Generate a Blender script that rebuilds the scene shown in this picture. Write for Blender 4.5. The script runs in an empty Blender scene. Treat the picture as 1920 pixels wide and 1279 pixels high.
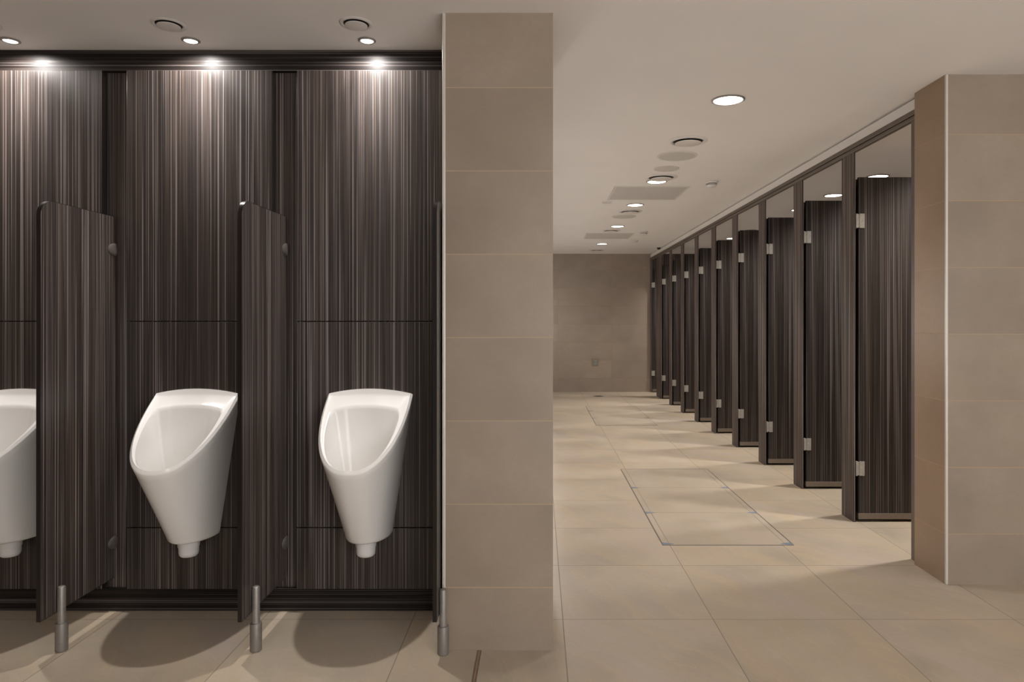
import bpy, bmesh, math
from mathutils import Vector, Matrix
PI = math.pi
scene = bpy.context.scene
COL = scene.collection
H = 2.319          # ceiling height
EYE = 1.2

# ------------------------------------------------------------------ helpers
def bm_new(): return bmesh.new()

def box(bm, x0, x1, y0, y1, z0, z1):
    vs = [bm.verts.new(p) for p in ((x0,y0,z0),(x1,y0,z0),(x1,y1,z0),(x0,y1,z0),
                                    (x0,y0,z1),(x1,y0,z1),(x1,y1,z1),(x0,y1,z1))]
    for f in ((0,3,2,1),(4,5,6,7),(0,1,5,4),(1,2,6,5),(2,3,7,6),(3,0,4,7)):
        bm.faces.new([vs[i] for i in f])
    return bm

def lathe(bm, prof, n=48, cx=0, cy=0, axis='Z'):
    """profile [(r, z)...] revolved about the Z axis (or laid along X)"""
    rings = []
    for r, z in prof:
        if r < 1e-6:
            rings.append([bm.verts.new((cx, cy, z))])
        else:
            rings.append([bm.verts.new((cx + r*math.cos(2*PI*i/n), cy + r*math.sin(2*PI*i/n), z)) for i in range(n)])
    for a, b in zip(rings[:-1], rings[1:]):
        for i in range(n):
            j = (i+1) % n
            if len(a) == 1 and len(b) == 1: continue
            if len(a) == 1: bm.faces.new((a[0], b[i], b[j]))
            elif len(b) == 1: bm.faces.new((a[i], a[j], b[0]))
            else: bm.faces.new((a[i], a[j], b[j], b[i]))
    return bm

def prism(bm, pts, x0, x1):
    """polygon in (y, z) extruded along x"""
    a = [bm.verts.new((x0, y, z)) for y, z in pts]
    b = [bm.verts.new((x1, y, z)) for y, z in pts]
    bm.faces.new(a); bm.faces.new(list(reversed(b)))
    n = len(pts)
    for i in range(n):
        j = (i+1) % n
        bm.faces.new((a[i], b[i], b[j], a[j]))
    return bm

def obj(name, bm, m, parent=None, bevel=0, smooth=None, seg=2):
    bmesh.ops.recalc_face_normals(bm, faces=bm.faces)
    me = bpy.data.meshes.new(name)
    bm.to_mesh(me); bm.free()
    me.materials.append(m)
    o = bpy.data.objects.new(name, me)
    COL.objects.link(o)
    if parent: o.parent = parent
    if bevel:
        md = o.modifiers.new('bevel', 'BEVEL'); md.width = bevel; md.segments = seg; md.limit_method = 'ANGLE'
        md.angle_limit = math.radians(40)
    if smooth:
        me.shade_smooth()
        me.set_sharp_from_angle(angle=math.radians(smooth))
    return o

def tag(o, label, cat, group=None):
    o['label'] = label; o['category'] = cat
    if group: o['group'] = group
    return o

def thing(name, loc, label, cat, group=None):
    o = bpy.data.objects.new(name, None); COL.objects.link(o)
    o.empty_display_size = .05
    o.location = loc
    return tag(o, label, cat, group)

def struct(name, bm, m, parent=None, **k):
    o = obj(name, bm, m, parent, **k)
    if not parent: o['kind'] = 'structure'
    return o

def dup(root, loc, label, group=None):
    r = root.copy(); COL.objects.link(r); r.location = loc; r['label'] = label
    if group: r['group'] = group
    for ch in list(root.children):
        c = ch.copy()
        COL.objects.link(c); c.parent = r
        for g in list(ch.children):
            d = g.copy(); COL.objects.link(d); d.parent = c
    return r

# ---------------------------------------------------------------- materials
class NT:
    def __init__(s, name):
        s.m = bpy.data.materials.new(name); s.m.use_nodes = True
        s.t = s.m.node_tree; s.t.nodes.clear()
        s.out = s.n('ShaderNodeOutputMaterial'); s.b = s.n('ShaderNodeBsdfPrincipled')
        s.t.links.new(s.b.outputs[0], s.out.inputs[0])
    def n(s, ty, **kw):
        nd = s.t.nodes.new(ty)
        for k, v in kw.items(): setattr(nd, k, v)
        return nd
    def put(s, sock, v):
        if isinstance(v, bpy.types.NodeSocket): s.t.links.new(v, sock)
        elif v is not None: sock.default_value = v
    def math(s, op, a, b=None, c=None):
        nd = s.n('ShaderNodeMath', operation=op)
        s.put(nd.inputs[0], a)
        if b is not None: s.put(nd.inputs[1], b)
        if c is not None: s.put(nd.inputs[2], c)
        return nd.outputs[0]
    def comb(s, x, y, z):
        nd = s.n('ShaderNodeCombineXYZ')
        for i, v in enumerate((x, y, z)): s.put(nd.inputs[i], v)
        return nd.outputs[0]
    def noise(s, vec, scale=1, detail=2, rough=.5):
        nd = s.n('ShaderNodeTexNoise')
        s.put(nd.inputs['Vector'], vec); nd.inputs['Scale'].default_value = scale
        nd.inputs['Detail'].default_value = detail; nd.inputs['Roughness'].default_value = rough
        return nd.outputs[0]
    def white(s, vec):
        nd = s.n('ShaderNodeTexWhiteNoise'); nd.noise_dimensions = '3D'
        s.put(nd.inputs['Vector'], vec); return nd.outputs['Value']
    def ramp(s, fac, stops):
        nd = s.n('ShaderNodeValToRGB'); s.put(nd.inputs[0], fac)
        el = nd.color_ramp.elements
        while len(el) < len(stops): el.new(.5)
        for e, (p, c) in zip(el, stops):
            e.position = p; e.color = (*c, 1) if len(c) == 3 else c
        return nd.outputs[0]
    def mix(s, fac, a, b, mode='MIX'):
        nd = s.n('ShaderNodeMix', data_type='RGBA', blend_type=mode)
        s.put(nd.inputs[0], fac)
        for i, v in ((6, a), (7, b)):
            if isinstance(v, tuple) and len(v) == 3: v = (*v, 1)
            s.put(nd.inputs[i], v)
        return nd.outputs[2]
    def maprange(s, v, a, b, c, d):
        nd = s.n('ShaderNodeMapRange'); s.put(nd.inputs[0], v)
        for i, q in enumerate((a, b, c, d)): nd.inputs[i+1].default_value = q
        return nd.outputs[0]
    def bump(s, h, strength=.2, dist=.002):
        nd = s.n('ShaderNodeBump'); nd.inputs['Strength'].default_value = strength
        nd.inputs['Distance'].default_value = dist; s.put(nd.inputs['Height'], h)
        s.t.links.new(nd.outputs[0], s.b.inputs['Normal'])
    def coords(s):
        tc = s.n('ShaderNodeTexCoord'); sp = s.n('ShaderNodeSeparateXYZ')
        s.t.links.new(tc.outputs['Object'], sp.inputs[0])
        return sp.outputs[0], sp.outputs[1], sp.outputs[2]
    def set(s, color=None, rough=None, metal=None, spec=None, coat=None, emit=None, estr=None):
        b = s.b.inputs
        if color is not None: s.put(b['Base Color'], (*color, 1) if isinstance(color, tuple) and len(color) == 3 else color)
        if rough is not None: s.put(b['Roughness'], rough)
        if metal is not None: b['Metallic'].default_value = metal
        if spec is not None: b['Specular IOR Level'].default_value = spec
        if coat is not None: b['Coat Weight'].default_value = coat; b['Coat Roughness'].default_value = .04
        if emit is not None: b['Emission Color'].default_value = (*emit, 1); b['Emission Strength'].default_value = estr
        return s.m

def plain(name, color, rough=.5, metal=0, var=.06, scale=30, **k):
    t = NT(name); x, y, z = t.coords()
    nz = t.noise(t.comb(x, y, z), scale, 3)
    c = t.mix(t.maprange(nz, .3, .7, 0, 1), tuple(v*(1-var) for v in color), tuple(min(1, v*(1+var)) for v in color))
    return t.set(c, rough, metal, **k)

def wood(name, horizontal=False, seed=0.0, tone=1.0, rough=.40, spec=.45):
    t = NT(name); x, y, z = t.coords()
    if horizontal:
        u = t.math('ADD', z, seed); v = t.math('ADD', x, y)
    else:
        u = t.math('ADD', t.math('ADD', x, y), seed); v = z
    k = lambda c: tuple(q*tone for q in c)
    # individual streaks start and end along the grain
    streak = t.noise(t.comb(t.math('MULTIPLY', u, 190), t.math('MULTIPLY', v, .8), seed), 1, 3, .65)
    broad = t.noise(t.comb(t.math('MULTIPLY', u, 30), t.math('MULTIPLY', v, .35), seed+7), 1, 2)
    hue = t.noise(t.comb(t.math('MULTIPLY', u, 62), t.math('MULTIPLY', v, .4), seed+31), 1, 2)
    fine = t.noise(t.comb(t.math('MULTIPLY', u, 620), t.math('MULTIPLY', v, 3.0), seed+3), 1, 2, .6)
    line = t.noise(t.comb(t.math('MULTIPLY', u, 215), t.math('MULTIPLY', v, .5), seed+13), 1, 1.5, .5)
    cross = t.noise(t.comb(t.math('MULTIPLY', u, 70), t.math('MULTIPLY', v, 7), seed+21), 1, 3, .6)
    s0 = t.math('ADD', t.math('MULTIPLY', streak, .74), t.math('MULTIPLY', broad, .26))
    a = t.ramp(s0, [(.36, k((.0125,.0092,.0088))), (.46, k((.030,.0235,.0222))), (.54, k((.056,.045,.0425))), (.64, k((.105,.088,.084)))])
    b = t.ramp(s0, [(.36, k((.0135,.0092,.0075))), (.46, k((.033,.0235,.0190))), (.54, k((.062,.046,.0370))), (.64, k((.112,.086,.070)))])
    c = t.mix(t.maprange(hue, .40, .60, 0, 1), a, b)
    c = t.mix(t.maprange(fine, .38, .66, .0, .5), c, k((.016,.012,.011)))
    c = t.mix(t.maprange(cross, .45, .75, .0, .3), c, k((.052,.043,.041)))
    c = t.mix(t.maprange(line, .575, .65, 0, .9), c, k((.235,.203,.194)))
    t.bump(fine, .05, .0005)
    return t.set(c, t.maprange(streak, .3, .7, rough+.055, rough-.055), 0, spec=spec)

def tile(name, base, su, sv, ou, ov, mode, grout, rough=.36, gw=.0022, vein=.5, contrast=.1, seed=0, warm=(.95,.88,.78), joint_u=True, light=None):
    """large stone tiles; mode 'floor' uses (x, y), mode 'wall' uses (x+y, z)"""
    t = NT(name); x, y, z = t.coords()
    if mode == 'floor': U, V = x, y
    else: U, V = t.math('ADD', x, y), z
    u = t.math('DIVIDE', t.math('SUBTRACT', U, ou), su)
    v = t.math('DIVIDE', t.math('SUBTRACT', V, ov), sv)
    iu = t.math('FLOOR', u); iv = t.math('FLOOR', v)
    fu = t.math('FRACT', u); fv = t.math('FRACT', v)
    du = t.math('MULTIPLY', t.math('MINIMUM', fu, t.math('SUBTRACT', 1.0, fu)), su)
    dv = t.math('MULTIPLY', t.math('MINIMUM', fv, t.math('SUBTRACT', 1.0, fv)), sv)
    d = t.math('MINIMUM', du, dv) if joint_u else dv
    cell = t.comb(iu, iv, seed + .5)
    r1 = t.white(cell)
    off = t.math('MULTIPLY', r1, 37.0)
    P = t.comb(t.math('ADD', x, off), t.math('ADD', y, t.math('MULTIPLY', off, 1.7)), t.math('ADD', z, off))
    cloud = t.noise(P, 2.6, 5, .55)
    grain = t.noise(P, 55, 4, .65)
    speck = t.noise(P, 170, 2, .5)
    # veins: stretched, slanted, warped noise
    ang = t.math('MULTIPLY', t.math('SUBTRACT', r1, .5), 1.0)
    if mode == 'floor':
        a = t.math('ADD', t.math('MULTIPLY', x, .8), t.math('MULTIPLY', y, t.math('ADD', .55, ang)))
        b = t.math('SUBTRACT', t.math('MULTIPLY', y, .8), t.math('MULTIPLY', x, .5))
    else:
        a = t.math('ADD', t.math('MULTIPLY', z, 1.0), t.math('MULTIPLY', U, t.math('ADD', .35, ang)))
        b = U
    w = t.math('ADD', a, t.math('MULTIPLY', cloud, .25))
    vn = t.noise(t.comb(t.math('ADD', t.math('MULTIPLY', w, 7), off), t.math('MULTIPLY', b, 1.1), seed), 1, 3, .6)
    vt = t.noise(t.comb(t.math('ADD', t.math('MULTIPLY', w, 11), off), t.math('MULTIPLY', b, 1.3), seed+9), 1, 2, .5)
    thin = t.math('SUBTRACT', 1.0, t.math('MINIMUM', 1.0, t.math('MULTIPLY', t.math('ABSOLUTE', t.math('SUBTRACT', vt, .5)), 55)))
    dark = tuple(v*(1-contrast*1.4) for v in base); lite = tuple(min(1, v*(1+contrast)) for v in base)
    c = t.mix(t.maprange(cloud, .32, .68, 0, 1), dark, lite)
    c = t.mix(t.maprange(vn, .42, .7, 0, vein), c, tuple(b_*w_*1.04 for b_, w_ in zip(base, warm)))
    pk = t.noise(t.comb(t.math('ADD', t.math('MULTIPLY', w, 4.3), off), t.math('MULTIPLY', b, .8), seed+17), 1, 3, .6)
    c = t.mix(t.maprange(pk, .5, .68, 0, .75*vein), c, (base[0]*1.03, base[1]*1.0, base[2]*1.10))
    c = t.mix(t.math('MULTIPLY', thin, .16*vein), c, light or tuple(min(1, v*1.35) for v in base))
    c = t.mix(t.maprange(grain, .35, .65, 0, .22), c, tuple(v*.86 for v in base))
    c = t.mix(t.maprange(speck, .62, .72, 0, .16), c, tuple(v*.6 for v in base))
    c = t.mix(1.0, c, t.ramp(r1, [(0, (.95,.95,.955)), (1, (1.0,1.0,1.0))]), 'MULTIPLY')
    g = t.maprange(d, gw*.5, gw, 1, 0)
    c = t.mix(g, c, grout)
    t.bump(t.math('SUBTRACT', t.math('MULTIPLY', grain, .12), g), .25, .0015)
    rr = t.math('ADD', t.maprange(cloud, .3, .7, rough-.05, rough+.05), t.math('MULTIPLY', g, .3))
    return t.set(c, rr, 0, spec=.45)

FLOOR = tile('floor_stone', (.50,.425,.335), .603, .603, .097, 3.342, 'floor', (.27,.215,.165), rough=.36, vein=1.0, contrast=.13, seed=1, warm=(1.06,.99,.88))
WALL_T = tile('wall_stone', (.34,.276,.218), .9, .303, .092, .229, 'wall', (.30,.22,.15), rough=.40, vein=.35, contrast=.11, seed=2)
COLUMN_T = tile('column_stone', (.34,.276,.218), 1.2, .303, 1.7, .229, 'wall', (.46,.345,.235), rough=.38, vein=.3, contrast=.11, seed=3)
SIDE_T = tile('pier_side_stone', (.37,.268,.188), .95, .303, 4.92, .229, 'wall', (.45,.33,.22), rough=.38, vein=.3, contrast=.11, seed=6)
RIGHT_T = tile('right_wall_stone', (.34,.276,.218), .95, .303, 4.92, .229, 'wall', (.43,.31,.20), rough=.38, vein=.3, contrast=.11, seed=5)
ACCESS_T = tile('access_stone', (.50,.425,.335), 5, 5, -2.5, -2.5, 'floor', (.36,.30,.23), rough=.38, vein=.5, seed=8)
PLASTER = plain('white_plaster', (.88,.862,.848), .85, var=.012, scale=3)
PLASTER_D = plain('grey_ceiling_grille', (.66,.625,.585), .7, var=.02, scale=40)
VALVE = plain('white_enamel', (.74,.715,.69), .45, var=.02)
SPKR = plain('speaker_mesh', (.62,.595,.565), .7, var=.06, scale=500)
BLACK = plain('black_void', (.008,.007,.006), .6)
DARKGAP = plain('dark_gap', (.012,.010,.009), .7)
WOOD = wood('streaked_wood', False, 0.0, 1.9, .55, .25)
WOODS = [wood('streaked_wood_board', False, s) for s in (3.3, 11.7, 19.1)]
WOODP = wood('streaked_wood_partition', False, 31.3, 1.3)
WOODD = wood('streaked_wood_door', False, 44.9, .92, .42, .28)
WOODH = wood('streaked_wood_crossgrain', True, 5.5, .42, .45, .2)
EDGE = plain('black_edging', (.010,.008,.0075), .28, var=.05)
CERAMIC = plain('white_ceramic', (.86,.84,.815), .17, var=.006, scale=4, spec=.45)
PLASTIC = plain('white_plastic', (.76,.74,.73), .35, var=.01)
STEEL = plain('satin_steel', (.34,.32,.30), .48, .55, var=.05, scale=80)
STEEL_D = plain('dark_satin_steel', (.27,.25,.235), .5, .5, var=.05, scale=80)
TRIM_M = plain('pale_trim', (.66,.62,.57), .35, .25, var=.02)
KICK = plain('brown_kick_strip', (.225,.183,.15), .4, .2, var=.06, scale=60)
CLIP = plain('dark_bronze_clip', (.15,.13,.12), .5, .3, var=.05)
BRONZE = plain('bronze_channel', (.15,.122,.10), .42, .3, var=.06, scale=60)
HINGE = plain('pitted_hinge', (.42,.40,.36), .45, .1, var=.3, scale=260)
COPPER = plain('copper_strip', (.42,.26,.15), .4, .5, var=.1)
BLUETAB = plain('blue_grey_tab', (.20,.235,.30), .5, 0, var=.25, scale=120)
FRAME_G = plain('access_frame', (.20,.18,.165), .4, .4, var=.1)
SOCKET = plain('grey_steel_plate', (.22,.20,.17), .4, .6, var=.06)
def emitter(name, col, st):
    t = NT(name); return t.set((.9,.9,.9), .4, 0, emit=col, estr=st)
LENS = emitter('lamp_lens', (1.0,.93,.84), 9)
LENS_COOL = emitter('spot_lens', (1.0,.96,.92), 7)

# ------------------------------------------------------------------ setting
XC = 1.873        # plane of the cubicle fronts
YB = 11.47        # far wall
YU = 2.834        # frame plane of the urinal wall
XL, XR, YN = -2.50, 4.6, -1.7
struct('floor', box(bm_new(), XL-.15, XR+.15, YN-.15, YB+.15, -.12, 0), FLOOR)
struct('ceiling', box(bm_new(), XL-.15, XR+.15, YN-.15, YB+.15, H, H+.12), PLASTER)
struct('wall_far', box(bm_new(), -.32, XC, YB, YB+.15, 0, H), WALL_T)
struct('wall_left', box(bm_new(), XL-.15, XL, YN-.15, YU+.15, 0, H), WALL_T)
struct('wall_front_right', box(bm_new(), 4.0, XR, YN-.15, YN, 0, H), WALL_T)
struct('wall_front', box(bm_new(), XL, .2, YN-.15, YN, 0, H), WALL_T)   # rest of this side left open to let world light in as fill
struct('wall_right', box(bm_new(), XR, XR+.15, YN-.15, 3.36, 0, H), WALL_T)
struct('wall_pier', box(bm_new(), 1.858, XR, 3.103, 3.36, 0, H), RIGHT_T)
struct('wall_column', box(bm_new(), -.339, .052, 2.483, 3.10, 0, H), COLUMN_T)
struct('wall_corridor', box(bm_new(), -.32, -.16, 3.10, YB, 0, H), WALL_T)
struct('wall_urinal', box(bm_new(), XL, -.339, YU, YU+.15, 0, H), WOODP)
struct('wall_cubicle_back', box(bm_new(), 3.45, 3.55, 3.36, YB+.15, 0, H), WALL_T)
struct('wall_cubicle_end', box(bm_new(), XC, 3.45, YB, YB+.15, 0, H), WOOD)
# skirting and cornice of the urinal wall, grain running sideways
struct('baseboard_urinal', box(bm_new(), XL, -.352, YU-.014, YU, 0, .094), WOODH, bevel=.002)
b = bm_new()
box(b, XL, -.352, YU-.012, YU, H-.055, H)
box(b, XL, -.352, YU-.026, YU, H-.092, H-.058)
struct('trim_1', b, WOODH, bevel=.0015)
# corner beads
struct('trim_2', box(bm_new(), -.351, -.339, 2.480, 2.496, 0, H), TRIM_M, bevel=.003)
struct('trim_8', box(bm_new(), -.3495, -.339, 2.4961, 2.834, 0, H), COLUMN_T)
struct('trim_3', box(bm_new(), 1.849, 1.860, 3.099, 3.112, 0, H), TRIM_M, bevel=.003)
struct('trim_4', box(bm_new(), 1.850, 1.858, 3.112, 3.36, 0, H), SIDE_T)
b = bm_new(); box(b, XC+.004, XC+.075, 3.36, YB, 2.252, H-.013); box(b, XC+.03, XC+.075, 3.36, YB, H-.013, H)  # top groove shaped to give a dark shade line under the ceiling
struct('trim_5', b, PLASTER)
b = bm_new()
box(b, -.2185, -.2125, -1.7, 2.483, -.002, .0012); 
struct('trim_6', b, COPPER)
b = bm_new(); box(b, -.2235, -.2185, -1.7, 2.483, -.002, .0008); box(b, -.2125, -.2075, -1.7, 2.483, -.002, .0008)
struct('trim_7', b, FRAME_G)

# ------------------------------------------------- wall boards behind urinals
bays = [(-2.475, -1.792, 0), (-1.690, -1.094, 1), (-.992, -.352, 2)]
places = ['at the left frame edge', 'in the middle bay', 'beside the stone column']
rows = [(2.226, 1.198, 'upper'), (1.194, .352, 'middle'), (.348, .098, 'bottom')]
desc = {'upper': 'tall upper dark streaked wood wall board under the ceiling spot',
        'middle': 'middle dark streaked wood wall board behind the white urinal',
        'bottom': 'low dark streaked wood wall board below the white urinal'}
for x0, x1, i in bays:
    for z1, z0, nm in rows:
        o = obj('wall_board', box(bm_new(), x0, x1, 2.800, 2.8335, z0, z1), WOODS[i], bevel=.0015)
        obj('edge_band', box(bm_new(), x1+.0002, x1+.0016, 2.8005, 2.8335, z0+.001, z1-.001), EDGE, o)
        tag(o, desc[nm] + ' ' + places[i], 'wall panel', 'wood boards on the urinal wall')

# ------------------------------------------------------------------- urinals
def urinal_mesh():
    bm = bm_new()
    NF, NB = 56, 24
    def ring(hw, d, t0, p, zf, arch=0, back_arch=0):
        pts = []
        for i in range(NF+1):
            ph = PI*i/NF
            c, s = math.cos(ph), math.sin(ph)
            x = hw*math.copysign(abs(c)**(2/p), c); t = t0 + d*abs(s)**(2/p)
            pts.append((x, t))
        for i in range(1, NB):
            x = -hw + 2*hw*i/NB
            pts.append((x, t0 - back_arch*(1-(x/hw)**2)))
        return [(x, t, zf(x, t)) for x, t in pts]
    zr = lambda x, t: .900 - .75*t
    lip = lambda x, t: zr(x, t) + .021*max(0, 1-(x/.174)**2)*max(0, 1-t/.016)
    P = 2.3
    top_hw, top_d = .174, .34
    bot = ring(.090, .150, 0, 2.1, lambda x, t: .330)
    rings = []
    # underside, out to the foot edge
    rings.append(ring(.080, .138, .004, 2.1, lambda x, t: .328))
    foot = ring(.087, .147, 0, 2.1, lambda x, t: .329)
    rings.append(foot)
    rim_o = ring(top_hw, top_d, 0, P, lambda x, t: lip(x, t) - .007)
    for s in (.015, .03, .2, .4, .6, .8, .93, 1):
        rings.append([tuple(a*(1-s)+c*s for a, c in zip(p0, p1)) for p0, p1 in zip(bot, rim_o)])
    rings.append(ring(top_hw-.0012, top_d-.0012, 0, P, lambda x, t: lip(x, t) - .003))
    rings.append(ring(top_hw-.005, top_d-.005, 0.0015, P, lambda x, t: lip(x, t)))
    rings.append(ring(top_hw-.008, top_d-.0135, 0.0065, P, lambda x, t: lip(x, max(0, t-.0065))))
    rings.append(ring(top_hw-.010, top_d-.0200, 0.0105, P, lambda x, t: zr(x, t) + .010*max(0, 1-(x/.164)**2)*max(0, 1-(t-.0105)/.012)))
    rings.append(ring(top_hw-.0125, top_d-.0250, 0.0140, P, lambda x, t: zr(x, t) - .001))
    def corner(rg, t0, hw):
        return [(x*(1-.085*math.exp(-max(0, t-t0)/.014)) if abs(x) > hw*.6 else x, t, z) for x, t, z in rg]
    rings.append(corner(ring(.1455, .331-.064, .066, P, lambda x, t: zr(x, t) - .0008, back_arch=.018), .066, .1455))
    inner = corner(ring(.1400, .325-.070, .072, P, lambda x, t: zr(x, t) - .003, back_arch=.019), .072, .14)
    rings.append(inner)
    ct = .165; zb = .47
    for s in (.03, .08, .16, .26, .38, .5, .62, .73, .82, .9, .96, .99):
        k = max(.02, (1 - .58*s)*(1 - s**7)**.5)
        rg = []
        for x, t, z in inner:
            tt = ct + (t-ct)*k
            rg.append((x*k, tt, z*(1-s) + zb*s - .004*min(1, s*8)))
        rings.append(rg)
    V = [[bm.verts.new((x, -t, z)) for x, t, z in r] for r in rings]
    n = len(V[0])
    for a, c in zip(V[:-1], V[1:]):
        for i in range(n):
            j = (i+1) % n
            bm.faces.new((a[i], a[j], c[j], c[i]))
    bm.faces.new(V[0]); bm.faces.new(list(reversed(V[-1])))
    return bm
def make_urinal(loc, label):
    t = thing('urinal', loc, label, 'urinal', 'urinals on the wood wall')
    obj('bowl', urinal_mesh(), CERAMIC, t, smooth=50)
    cap = bm_new()
    lathe(cap, [(0, .2585), (.020, .2585), (.030, .261), (.0355, .267), (.0375, .276), (.038, .298), (.0400, .299), (.0405, .304), (.0405, .326), (0, .326)], 48, 0, -.072)
    obj('drain_cap', cap, PLASTIC, t, smooth=40)
    g = bm_new()   # drain grid down in the bowl
    lathe(g, [(0, .4745), (.016, .4745), (.020, .472), (.020, .464), (0, .464)], 24, 0, -.165)
    obj('drain_strainer', g, STEEL, t, smooth=40)
    return t
u0 = make_urinal((-.690, 2.800, 0), 'white ceramic urinal nearest the stone column')
dup(u0, (-1.398, 2.800, 0), 'white ceramic urinal between the two fully visible wood screens')
dup(u0, (-2.112, 2.800, 0), 'white ceramic urinal cut off by the left edge of the photo')

# ------------------------------------------------------------- urinal screens
def make_screen(xf, label, post_y):
    """xf: right face x; front edge at Y 2.397"""
    y0, y1, z0, z1, R = 2.397, 2.820, .142, 1.627, .060
    t = thing('urinal_screen', (xf, 2.6, 0), label, 'partition', 'wood screens between the urinals')
    def L(y): return y-2.6
    pts = [(L(y1), z0), (L(y0), z0)]
    for i in range(13):
        a = PI - i*PI/24
        pts.append((L(y0+R)+R*math.cos(a), z1-R+R*math.sin(a)))
    pts.append((L(y1), z1))
    obj('panel', prism(bm_new(), pts, -.0145, 0), WOODP, t, bevel=.001)
    bm = bm_new(); prev = None; e = .0014
    n = len(pts)
    for i, (y, z) in enumerate(pts):
        a = pts[max(0, i-1)]; c = pts[min(n-1, i+1)]
        ty, tz = c[0]-a[0], c[1]-a[1]; l = math.hypot(ty, tz); ny, nz = -tz/l, ty/l
        if i == 1: ny, nz = -1, -1
        ring = [bm.verts.new((xx, y + ny*d, z + nz*d)) for xx, d in ((-.0145, .0001), (-.0145, e), (0, e), (0, .0001))]
        if prev:
            for k in range(4): bm.faces.new((prev[k], prev[(k+1) % 4], ring[(k+1) % 4], ring[k]))
        else: bm.faces.new(ring)
        prev = ring
    bm.faces.new(prev)
    obj('edge_band', bm, EDGE, t, smooth=35)
    for z in (1.492, .286):
        bm = bm_new()      # half-round clip on the rear edge
        prof = [(.026, 0), (.026, .003), (.023, .0055), (.016, .007), (.008, .0078), (0, .008)]
        n = 16; rings = []
        for r, h in prof:
            rings.append([bm.verts.new((h, L(y1) - 1.85*r*math.cos(-PI/2+PI*i/n), z + r*math.sin(-PI/2+PI*i/n))) for i in range(n+1)])
        for a, c in zip(rings[:-1], rings[1:]):
            for i in range(n):
                try: bm.faces.new((a[i], a[i+1], c[i+1], c[i]))
                except ValueError: pass
        bmesh.ops.remove_doubles(bm, verts=bm.verts, dist=1e-5)
        es = [e for e in bm.edges if e.is_boundary]
        bmesh.ops.holes_fill(bm, edges=es)
        obj('wall_clip', bm, CLIP, t, smooth=50)
        obj('clip_bracket', box(bm_new(), -.012, .0, L(y1), YU-2.6, z-.016, z+.016), STEEL_D, t)
    px, py = .0135+.0002, L(post_y)
    bm = bm_new()
    lathe(bm, [(0, .235), (.008, .2345), (.012, .232), (.0135, .227), (.0135, .098), (0, .098)], 32, px, py)
    obj('support_post', bm, STEEL, t, smooth=40)
    bm = bm_new()
    lathe(bm, [(0, 0), (.0185, 0), (.0205, .002), (.0208, .006), (.0208, .0985), (.0198, .101), (.0135, .1015), (0, .1015)], 32, px, py)
    obj('foot_sleeve', bm, STEEL_D, t, smooth=40)
    return t
make_screen(-1.749, 'dark wood urinal screen at left covering part of the cut-off urinal', 2.483)
make_screen(-1.042, 'dark wood urinal screen between the two whole white urinals', 2.483)
make_screen(-.3575, 'dark wood urinal screen seen edge-on against the stone column', 2.457)

# ------------------------------------------------------------------ cubicles
PITCH = .797
nears = [4.063 + PITCH*k for k in range(9)] + [11.405]
order = ['nearest', 'second', 'third', 'fourth', 'fifth', 'sixth', 'seventh', 'eighth', 'ninth', 'farthest']
def make_door(t, y):
    Y = y + .004 - y0_
    d = obj('door', box(bm_new(), 1.906-XC, 2.515-XC, Y, Y+.019, .052, 2.054), WOODD, t, bevel=.001)
    obj('kick_strip', box(bm_new(), 1.904-XC, 2.517-XC, Y-.003, Y+.022, .016, .051), KICK, d, bevel=.002)
    for z in (1.793, .318):
        bm = bm_new()
        box(bm, 1.9085-XC, 1.940-XC, Y-.006, Y-.0002, z-.043, z+.043)
        box(bm, 1.888-XC, 1.899-XC, Y-.008, Y+.014, z-.043, z+.043)
        lathe_pts = bm
        box(bm, 1.899-XC, 1.9085-XC, Y-.004, Y+.010, z-.040, z+.040)
        obj('hinge', bm, HINGE, d, bevel=.0018)
    return d
for k, y in enumerate(nears):
    y0_ = y
    if k == 0: lab = 'nearest dark wood toilet cubicle, beside the tiled right-hand wall'
    elif k == 9: lab = 'farthest dark wood toilet cubicle, against the far tiled wall'
    else: lab = '%s dark wood toilet cubicle from the right-hand tiled wall, door standing open' % order[k]
    t = thing('toilet_cubicle', (XC, y, 0), lab, 'toilet cubicle', 'row of dark wood toilet cubicles')
    w = .157 if k < 8 else .42
    if k < 9:
        obj('pilaster', box(bm_new(), 0, .013, 0, w, 0, 2.200), WOOD, t, bevel=.001)
        pc = w/2
        obj('side_partition', box(bm_new(), .0135, 1.575, pc-.009, pc+.009, .001, 2.054), WOODD, t, bevel=.001)
    else:
        obj('end_post', box(bm_new(), 0, .03, .028, YB-y-.001, 0, 2.200), BRONZE, t)
    if k == 0:
        obj('end_post', box(bm_new(), 0, .026, 3.3605-y, 3.434-y, 0, 2.200), BRONZE, t, bevel=.002)
    make_door(t, y)
# head rail over all the fronts
b = bm_new()
box(b, XC-.006, XC+.024, 3.3605, YB-.001, 2.2255, 2.2515)
box(b, XC-.002, XC+.022, 3.3605, YB-.001, 2.2005, 2.2225)
o = obj('head_rail', b, BRONZE, bevel=.003)
tag(o, 'long bronze head rail running over the tops of the cubicle fronts', 'rail')

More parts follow.
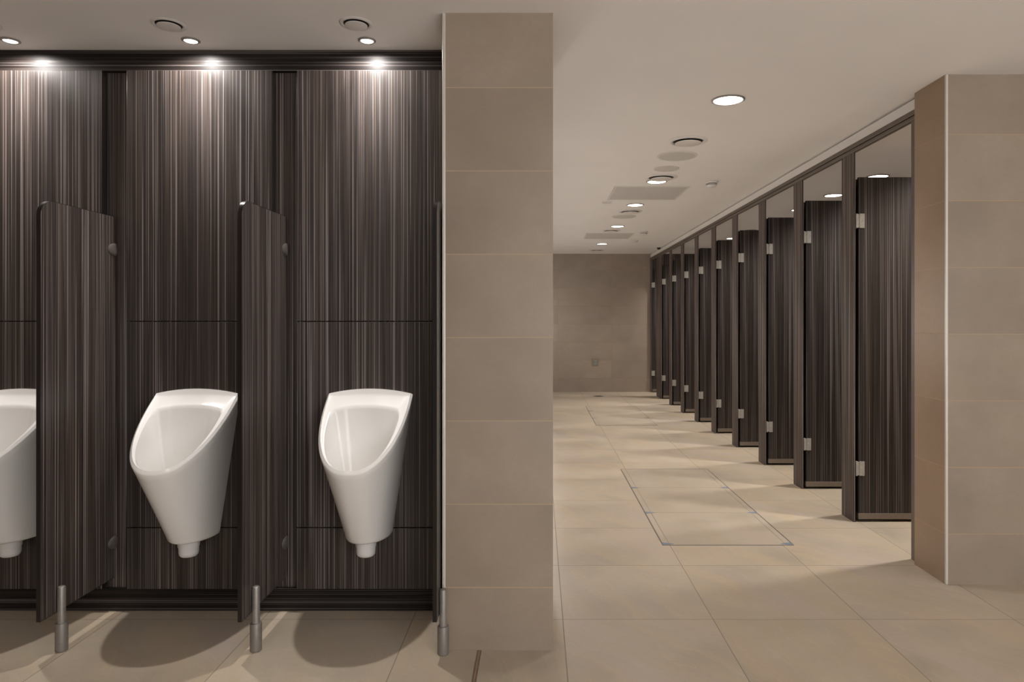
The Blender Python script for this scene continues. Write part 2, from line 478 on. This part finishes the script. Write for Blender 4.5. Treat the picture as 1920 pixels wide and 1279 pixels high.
# ------------------------------------------------------------ ceiling fittings
def downlight(loc, r, label, lens, power, cone, blend=.9, col=(1,.95,.89), beam=None, bez=.012, soft=.03, group='recessed ceiling downlights', dz=0):
    t = thing('ceiling_downlight', loc, label, 'downlight', group)
    bm = bm_new()
    lathe(bm, [(r, -.0005), (r, -.005), (r+.004, -.008), (r+bez, -.003), (r+bez, -.0005)], 40)
    obj('bezel', bm, STEEL, t, smooth=40)
    bm = bm_new()
    lathe(bm, [(0, -.0045), (r*.6, -.0045), (r-.0006, -.0035), (r-.0006, -.0008), (0, -.0008)], 40)
    obj('lens', bm, lens, t, smooth=40)
    ld = bpy.data.lights.new('lamp', 'SPOT'); ld.energy = power; ld.spot_size = math.radians(cone); ld.spot_blend = blend
    ld.shadow_soft_size = soft; ld.color = col
    lo = bpy.data.objects.new('lamp', ld); COL.objects.link(lo); lo.parent = t; lo.location = (0, 0, -.012 - soft*0)
    if beam:      # the spread of a narrow reflector lamp: strength over the angle from straight down
        ld.use_nodes = True; nt = ld.node_tree
        em = next(n for n in nt.nodes if n.type == 'EMISSION')
        ge = nt.nodes.new('ShaderNodeNewGeometry'); sx = nt.nodes.new('ShaderNodeSeparateXYZ')
        ab = nt.nodes.new('ShaderNodeMath'); ab.operation = 'ABSOLUTE'; cr = nt.nodes.new('ShaderNodeValToRGB')
        nt.links.new(ge.outputs['Incoming'], sx.inputs[0]); nt.links.new(sx.outputs[2], ab.inputs[0]); nt.links.new(ab.outputs[0], cr.inputs[0])
        el = cr.color_ramp.elements
        while len(el) < len(beam): el.new(.5)
        for e, (p, v) in zip(el, beam): e.position = p; e.color = (v, v, v, 1)
        nt.links.new(cr.outputs[0], em.inputs['Strength'])
    return t
UP, CP, KP = 76, 47, 200
FILL_L = 14  # strength of the unseen tubes added as fill
for x, lab in ((-2.108, 'small bright ceiling spot above the urinal at the left edge'),
               (-1.388, 'small bright ceiling spot above the middle urinal'),
               (-.685, 'small bright ceiling spot nearest the stone column')):
    downlight((x, 2.724, H), .025, lab, LENS_COOL, UP, 172, .3, beam=[(0, .10), (.5, .13), (.80, .17), (.90, .28), (.95, .50), (.985, .82), (1, 1)], soft=.02, bez=.010, group='ceiling spots over the urinals', col=(1,.955,.92))
cor = [(.960, 3.46, 'large bright round downlight in the corridor ceiling, nearest the camera'),
       (.948, 5.488, 'second bright corridor downlight, tucked against a round air valve'),
       (.933, 6.60, 'third bright corridor downlight, just past the square ceiling grille'),
       (.935, 8.09, 'fourth bright corridor downlight, before the far ceiling grille'),
       (.925, 9.95, 'last bright corridor downlight, nearest the far tiled wall')]
for x, y, lab in cor:
    downlight((x, y, H), .072, lab, LENS, CP if y < 4 else CP*.72, 130, 1.0, soft=.06)
for k in range(0, 10):
    y = 3.701 + .797*k
    downlight((2.63, y, H), .072, 'bright downlight in the ceiling of the %s cubicle' % order[k], LENS, KP, 140, 1.0, soft=.06, group='downlights inside the cubicles')
for x, y, lab in ((-1.39, .55, 'unseen downlight added in the ceiling left of the camera'), (.96, .9, 'unseen downlight added in the ceiling right of the camera'), (2.75, 1.9, 'unseen downlight added in the ceiling before the right-hand tiled wall')):
    downlight((x, y, H), .072, lab, LENS, 22, 150, 1.0, soft=.06, group='added downlights of the front room')  # out-of-view lamps added to light the foreground

def valve(loc, r, label):
    t = thing('air_valve', loc, label, 'air vent', 'round ceiling air valves')
    q = r/.121
    P = lambda L: [(a*r, -.0005 + b*q if b else -.0005) for a, b in L]
    bm = bm_new()
    lathe(bm, P([(.76, 0), (.76, -.004), (.80, -.009), (.87, -.010), (.94, -.0075), (1, -.002), (1, 0)]), 56)
    obj('rim', bm, VALVE, t, smooth=50)
    bm = bm_new(); lathe(bm, [(0, -.0006), (r*.755, -.0006), (r*.755, -.0014), (0, -.0014)], 48)  # flat black disc stands in for the shade inside the valve
    obj('throat_shade', bm, BLACK, t)
    bm = bm_new()
    lathe(bm, P([(0, -.0014), (.2, -.0014), (.2, -.012), (.60, -.012), (.665, -.0145), (.66, -.0175), (.5, -.0215), (.25, -.0235), (0, -.024)]), 56)
    obj('centre_disc', bm, VALVE, t, smooth=50)
    return t
for x, y, r, lab in ((-2.10, 2.575, .062, 'small round air valve beside the left-edge ceiling spot'),
                     (-1.397, 2.578, .062, 'small round air valve beside the middle urinal spot'),
                     (-.687, 2.571, .062, 'small round air valve beside the spot next to the column'),
                     (.930, 4.25, .121, 'large round air valve in the corridor ceiling nearest the camera'),
                     (.957, 5.325, .125, 'round air valve touching the second corridor downlight'),
                     (.939, 6.99, .122, 'round air valve just beyond the third corridor downlight'),
                     (.90, 8.475, .115, 'round air valve just beyond the fourth corridor downlight'),
                     (.924, 10.85, .12, 'round air valve closest to the far tiled wall')):
    valve((x, y, H), r, lab)
def speaker(loc, r, label):
    t = thing('ceiling_speaker', loc, label, 'speaker', 'round ceiling speakers')
    bm = bm_new(); lathe(bm, [(r*.9, -.0005), (r*.9, -.005), (r*.95, -.0065), (r, -.003), (r, -.0005)], 56)
    obj('rim', bm, VALVE, t, smooth=50)
    bm = bm_new(); lathe(bm, [(0, -.0008), (r*.895, -.0008), (r*.895, -.0045), (r*.5, -.0055), (0, -.006)], 48)
    obj('grille', bm, SPKR, t, smooth=50)
speaker((.941, 4.64, H), .135, 'round grey ceiling speaker next to the nearest large air valve')
speaker((.918, 7.345, H), .132, 'round grey ceiling speaker farther down the corridor')
bm = bm_new(); lathe(bm, [(0, -.0005), (.092, -.0005), (.092, -.003), (.086, -.005), (0, -.0055)], 48, .943, 5.03, )
for v in bm.verts: v.co.z += H
tag(obj('blanking_plate', bm, SPKR, smooth=40), 'small flat round plate between ceiling speaker and second downlight', 'ceiling plate')
def grille(x0, x1, y0, y1, label):
    t = thing('ceiling_grille', ((x0+x1)/2, (y0+y1)/2, H), label, 'ceiling grille', 'square ceiling grilles')
    a, c = (x1-x0)/2, (y1-y0)/2; f = .018
    bm = bm_new()
    for q in ((-a, a, -c, -c+f), (-a, a, c-f, c), (-a, -a+f, -c+f, c-f), (a-f, a, -c+f, c-f)):
        box(bm, *q, -.006, -.0005)
    obj('frame', bm, VALVE, t)
    bm = bm_new(); box(bm, -a+f, a-f, -c+f, c-f, -.002, -.0008)
    n = 22
    for i in range(n):
        y = -c+f + (2*c-2*f)*(i+.5)/n
        box(bm, -a+f, a-f, y-.004, y+.004, -.006, -.002)
    obj('slats', bm, PLASTER_D, t)
grille(.633, 1.262, 5.685, 6.31, 'large square slatted grille in the corridor ceiling')
grille(.612, 1.228, 8.73, 9.32, 'far square grille in the corridor ceiling near the back wall')
def smoke(loc, label, flat=False):
    t = thing('smoke_detector', loc, label, 'smoke detector', 'ceiling detectors')
    k = .55 if flat else 1
    bm = bm_new(); lathe(bm, [(0, -.0005), (.052, -.0005), (.052, -.012*k), (.048, -.016*k), (0, -.016*k)], 40)
    obj('base', bm, VALVE, t, smooth=40)
    bm = bm_new(); lathe(bm, [(0, -.0165*k), (.036, -.0165*k), (.043, -.022*k), (.043, -.034*k), (.036, -.043*k), (.018, -.048*k), (0, -.049*k)], 40)
    obj('sensor_cap', bm, VALVE, t, smooth=40)
    if not flat:
        bm = bm_new()
        lathe(bm, [(.0432, -.0245), (.0436, -.0245), (.0436, -.030), (.0432, -.030)], 40)
        obj('sensor_slot', bm, STEEL_D, t)
smoke((1.392, 5.50, H), 'white smoke detector nearest the camera on the corridor ceiling')
smoke((1.320, 8.58, H), 'white smoke detector farther along the corridor ceiling')
smoke((1.345, 9.55, H), 'low white disc detector beside the far ceiling grille', True)
t = thing('emergency_light', (.645, 6.45, H), 'tiny pale rectangular fitting left of the third corridor downlight', 'ceiling fitting')
obj('cover', box(bm_new(), -.046, .046, -.03, .03, -.010, -.0005), VALVE, t, bevel=.003)
obj('window', box(bm_new(), -.034, .034, -.018, .018, -.0118, -.0103), SPKR, t)
t = thing('security_camera', (1.838, 10.45, H), 'small dark dome camera on the ceiling beside the head rail', 'camera')
bm = bm_new(); lathe(bm, [(0, -.0005), (.030, -.0005), (.030, -.010), (0, -.010)], 32); obj('mount', bm, STEEL_D, t, smooth=40)
bm = bm_new(); lathe(bm, [(0, -.0105), (.026, -.0105), (.024, -.022), (.016, -.031), (0, -.035)], 32); obj('dome', bm, BLACK, t, smooth=60)

# unseen tubes added on the hidden corridor wall to fill ceiling and floor
TUBE = emitter('fill_tube', (1.0,.96,.91), FILL_L)
def fill_lamp(loc, rz, label, m):
    t = thing('added_fill_lamp', loc, label, 'wall lamp', 'added fill tubes on the hidden wall')
    t.rotation_euler = (0, 0, rz)
    obj('back_plate', box(bm_new(), .001, .018, -.03, .03, -.40, .40), STEEL_D, t, bevel=.003)
    bm = bm_new(); lathe(bm, [(0, -.36), (.027, -.36), (.030, -.352), (.030, .352), (.027, .36), (0, .36)], 28, .05, 0)
    obj('tube', bm, m, t, smooth=40)
    for z in (-.373, .373): obj('tube_holder', box(bm_new(), .018, .055, -.012, .012, z-.0118, z+.0118), STEEL, t)
for k, nm in enumerate(('first', 'second', 'third', 'fourth', 'fifth', 'sixth', 'seventh')):
    fill_lamp((-.1598, 3.75+1.15*k, 1.2), 0, 'unseen upright tube added as fill light, %s along the corridor wall behind the stone column' % nm, TUBE)
# --------------------------------------------------------------- far wall, floor
t = thing('wall_socket', (.95, YB, .50), 'small grey steel plate on the far tiled wall', 'socket')
obj('plate', box(bm_new(), -.047, .047, -.010, -.0005, -.062, .062), SOCKET, t, bevel=.004)
b = bm_new(); box(b, -.022, .022, -.0125, -.0103, .008, .038); box(b, -.022, .022, -.0125, -.0103, -.038, -.008)
obj('socket_inserts', b, STEEL_D, t, bevel=.001)
t = thing('floor_drain', (.945, 10.80, 0), 'small dark round floor drain before the far wall', 'drain')
bm = bm_new(); lathe(bm, [(.060, .0005), (.060, .003), (.085, .003), (.088, .0005)], 40); obj('rim', bm, STEEL_D, t, smooth=40)
bm = bm_new(); lathe(bm, [(0, .0005), (.059, .0005), (.059, .002), (0, .002)], 40); obj('grate', bm, BLACK, t)

def cover(x0, x1, y0, y1, seams, label, tabs):
    t = thing('floor_access_cover', (0, 0, 0), label, 'floor access cover', 'tiled floor access covers')
    f = .006; q = .040; h = .0016
    bm = bm_new()
    for a in ((x0, x1, y0, y0+f), (x0, x1, y1-f, y1), (x0, x0+f, y0+f, y1-f), (x1-f, x1, y0+f, y1-f)):
        box(bm, *a, .0002, h+.0004)
    obj('frame', bm, FRAME_G, t)
    ys = [y0] + seams + [y1]
    for a, c in zip(ys[:-1], ys[1:]):
        p = obj('tile_tray', box(bm_new(), x0+f, x1-f, a+(f if a == y0 else .0015), c-(f if c == y1 else .0015), .0002, h), ACCESS_T, t)
    bm = bm_new()
    for s in (x0+q, x1-q): box(bm, s-.0012, s+.0012, y0+f, y1-f, .0003, h+.0002)
    obj('inlay_lines', bm, FRAME_G, t)
    for y in tabs:
        for sx in (0, 1):
            bm = bm_new(); X = x0+f if sx == 0 else x1-f; d = 1 if sx == 0 else -1
            vs = [(X, y-.022), (X+d*.060, y-.004), (X+d*.034, y+.012), (X, y+.020)]
            lo = [bm.verts.new((a, c, h-.0002)) for a, c in vs]; hi = [bm.verts.new((a, c, h+.0008)) for a, c in vs]
            bm.faces.new(lo); bm.faces.new(hi)
            for i in range(4): bm.faces.new((lo[i], lo[(i+1) % 4], hi[(i+1) % 4], hi[i]))
            obj('lifting_tab', bm, BLUETAB, t)
cover(.660, 1.362, 3.640, 5.505, [4.255, 4.890], 'long tiled floor access cover with blue tabs in the corridor foreground', [3.664, 4.257, 4.893])
cover(.657, 1.357, 7.797, 9.56, [8.39, 9.0], 'far tiled floor access cover near the back of the corridor', [8.39, 9.05])

# --------------------------------------------------------------------- camera
cam = bpy.data.cameras.new('camera'); co = bpy.data.objects.new('camera', cam); COL.objects.link(co)
co.location = (0, 0, EYE); co.rotation_euler = (PI/2, 0, 0)
cam.sensor_fit = 'HORIZONTAL'; cam.sensor_width = 36; cam.lens = 24
cam.shift_x = -50/1920; cam.shift_y = -38.5/1920
cam.clip_start = .05
scene.camera = co

w = bpy.data.worlds.new('world'); scene.world = w; w.use_nodes = True
w.node_tree.nodes['Background'].inputs[0].default_value = (1, .985, .97, 1)
w.node_tree.nodes['Background'].inputs[1].default_value = 4.0  # bright world added as fill, entering through the open front
vs = scene.view_settings
scene.display_settings.display_device = 'sRGB'
vs.view_transform = 'Standard'; vs.look = 'None'; vs.gamma = 1; vs.use_curve_mapping = False
vs.exposure = 0.0
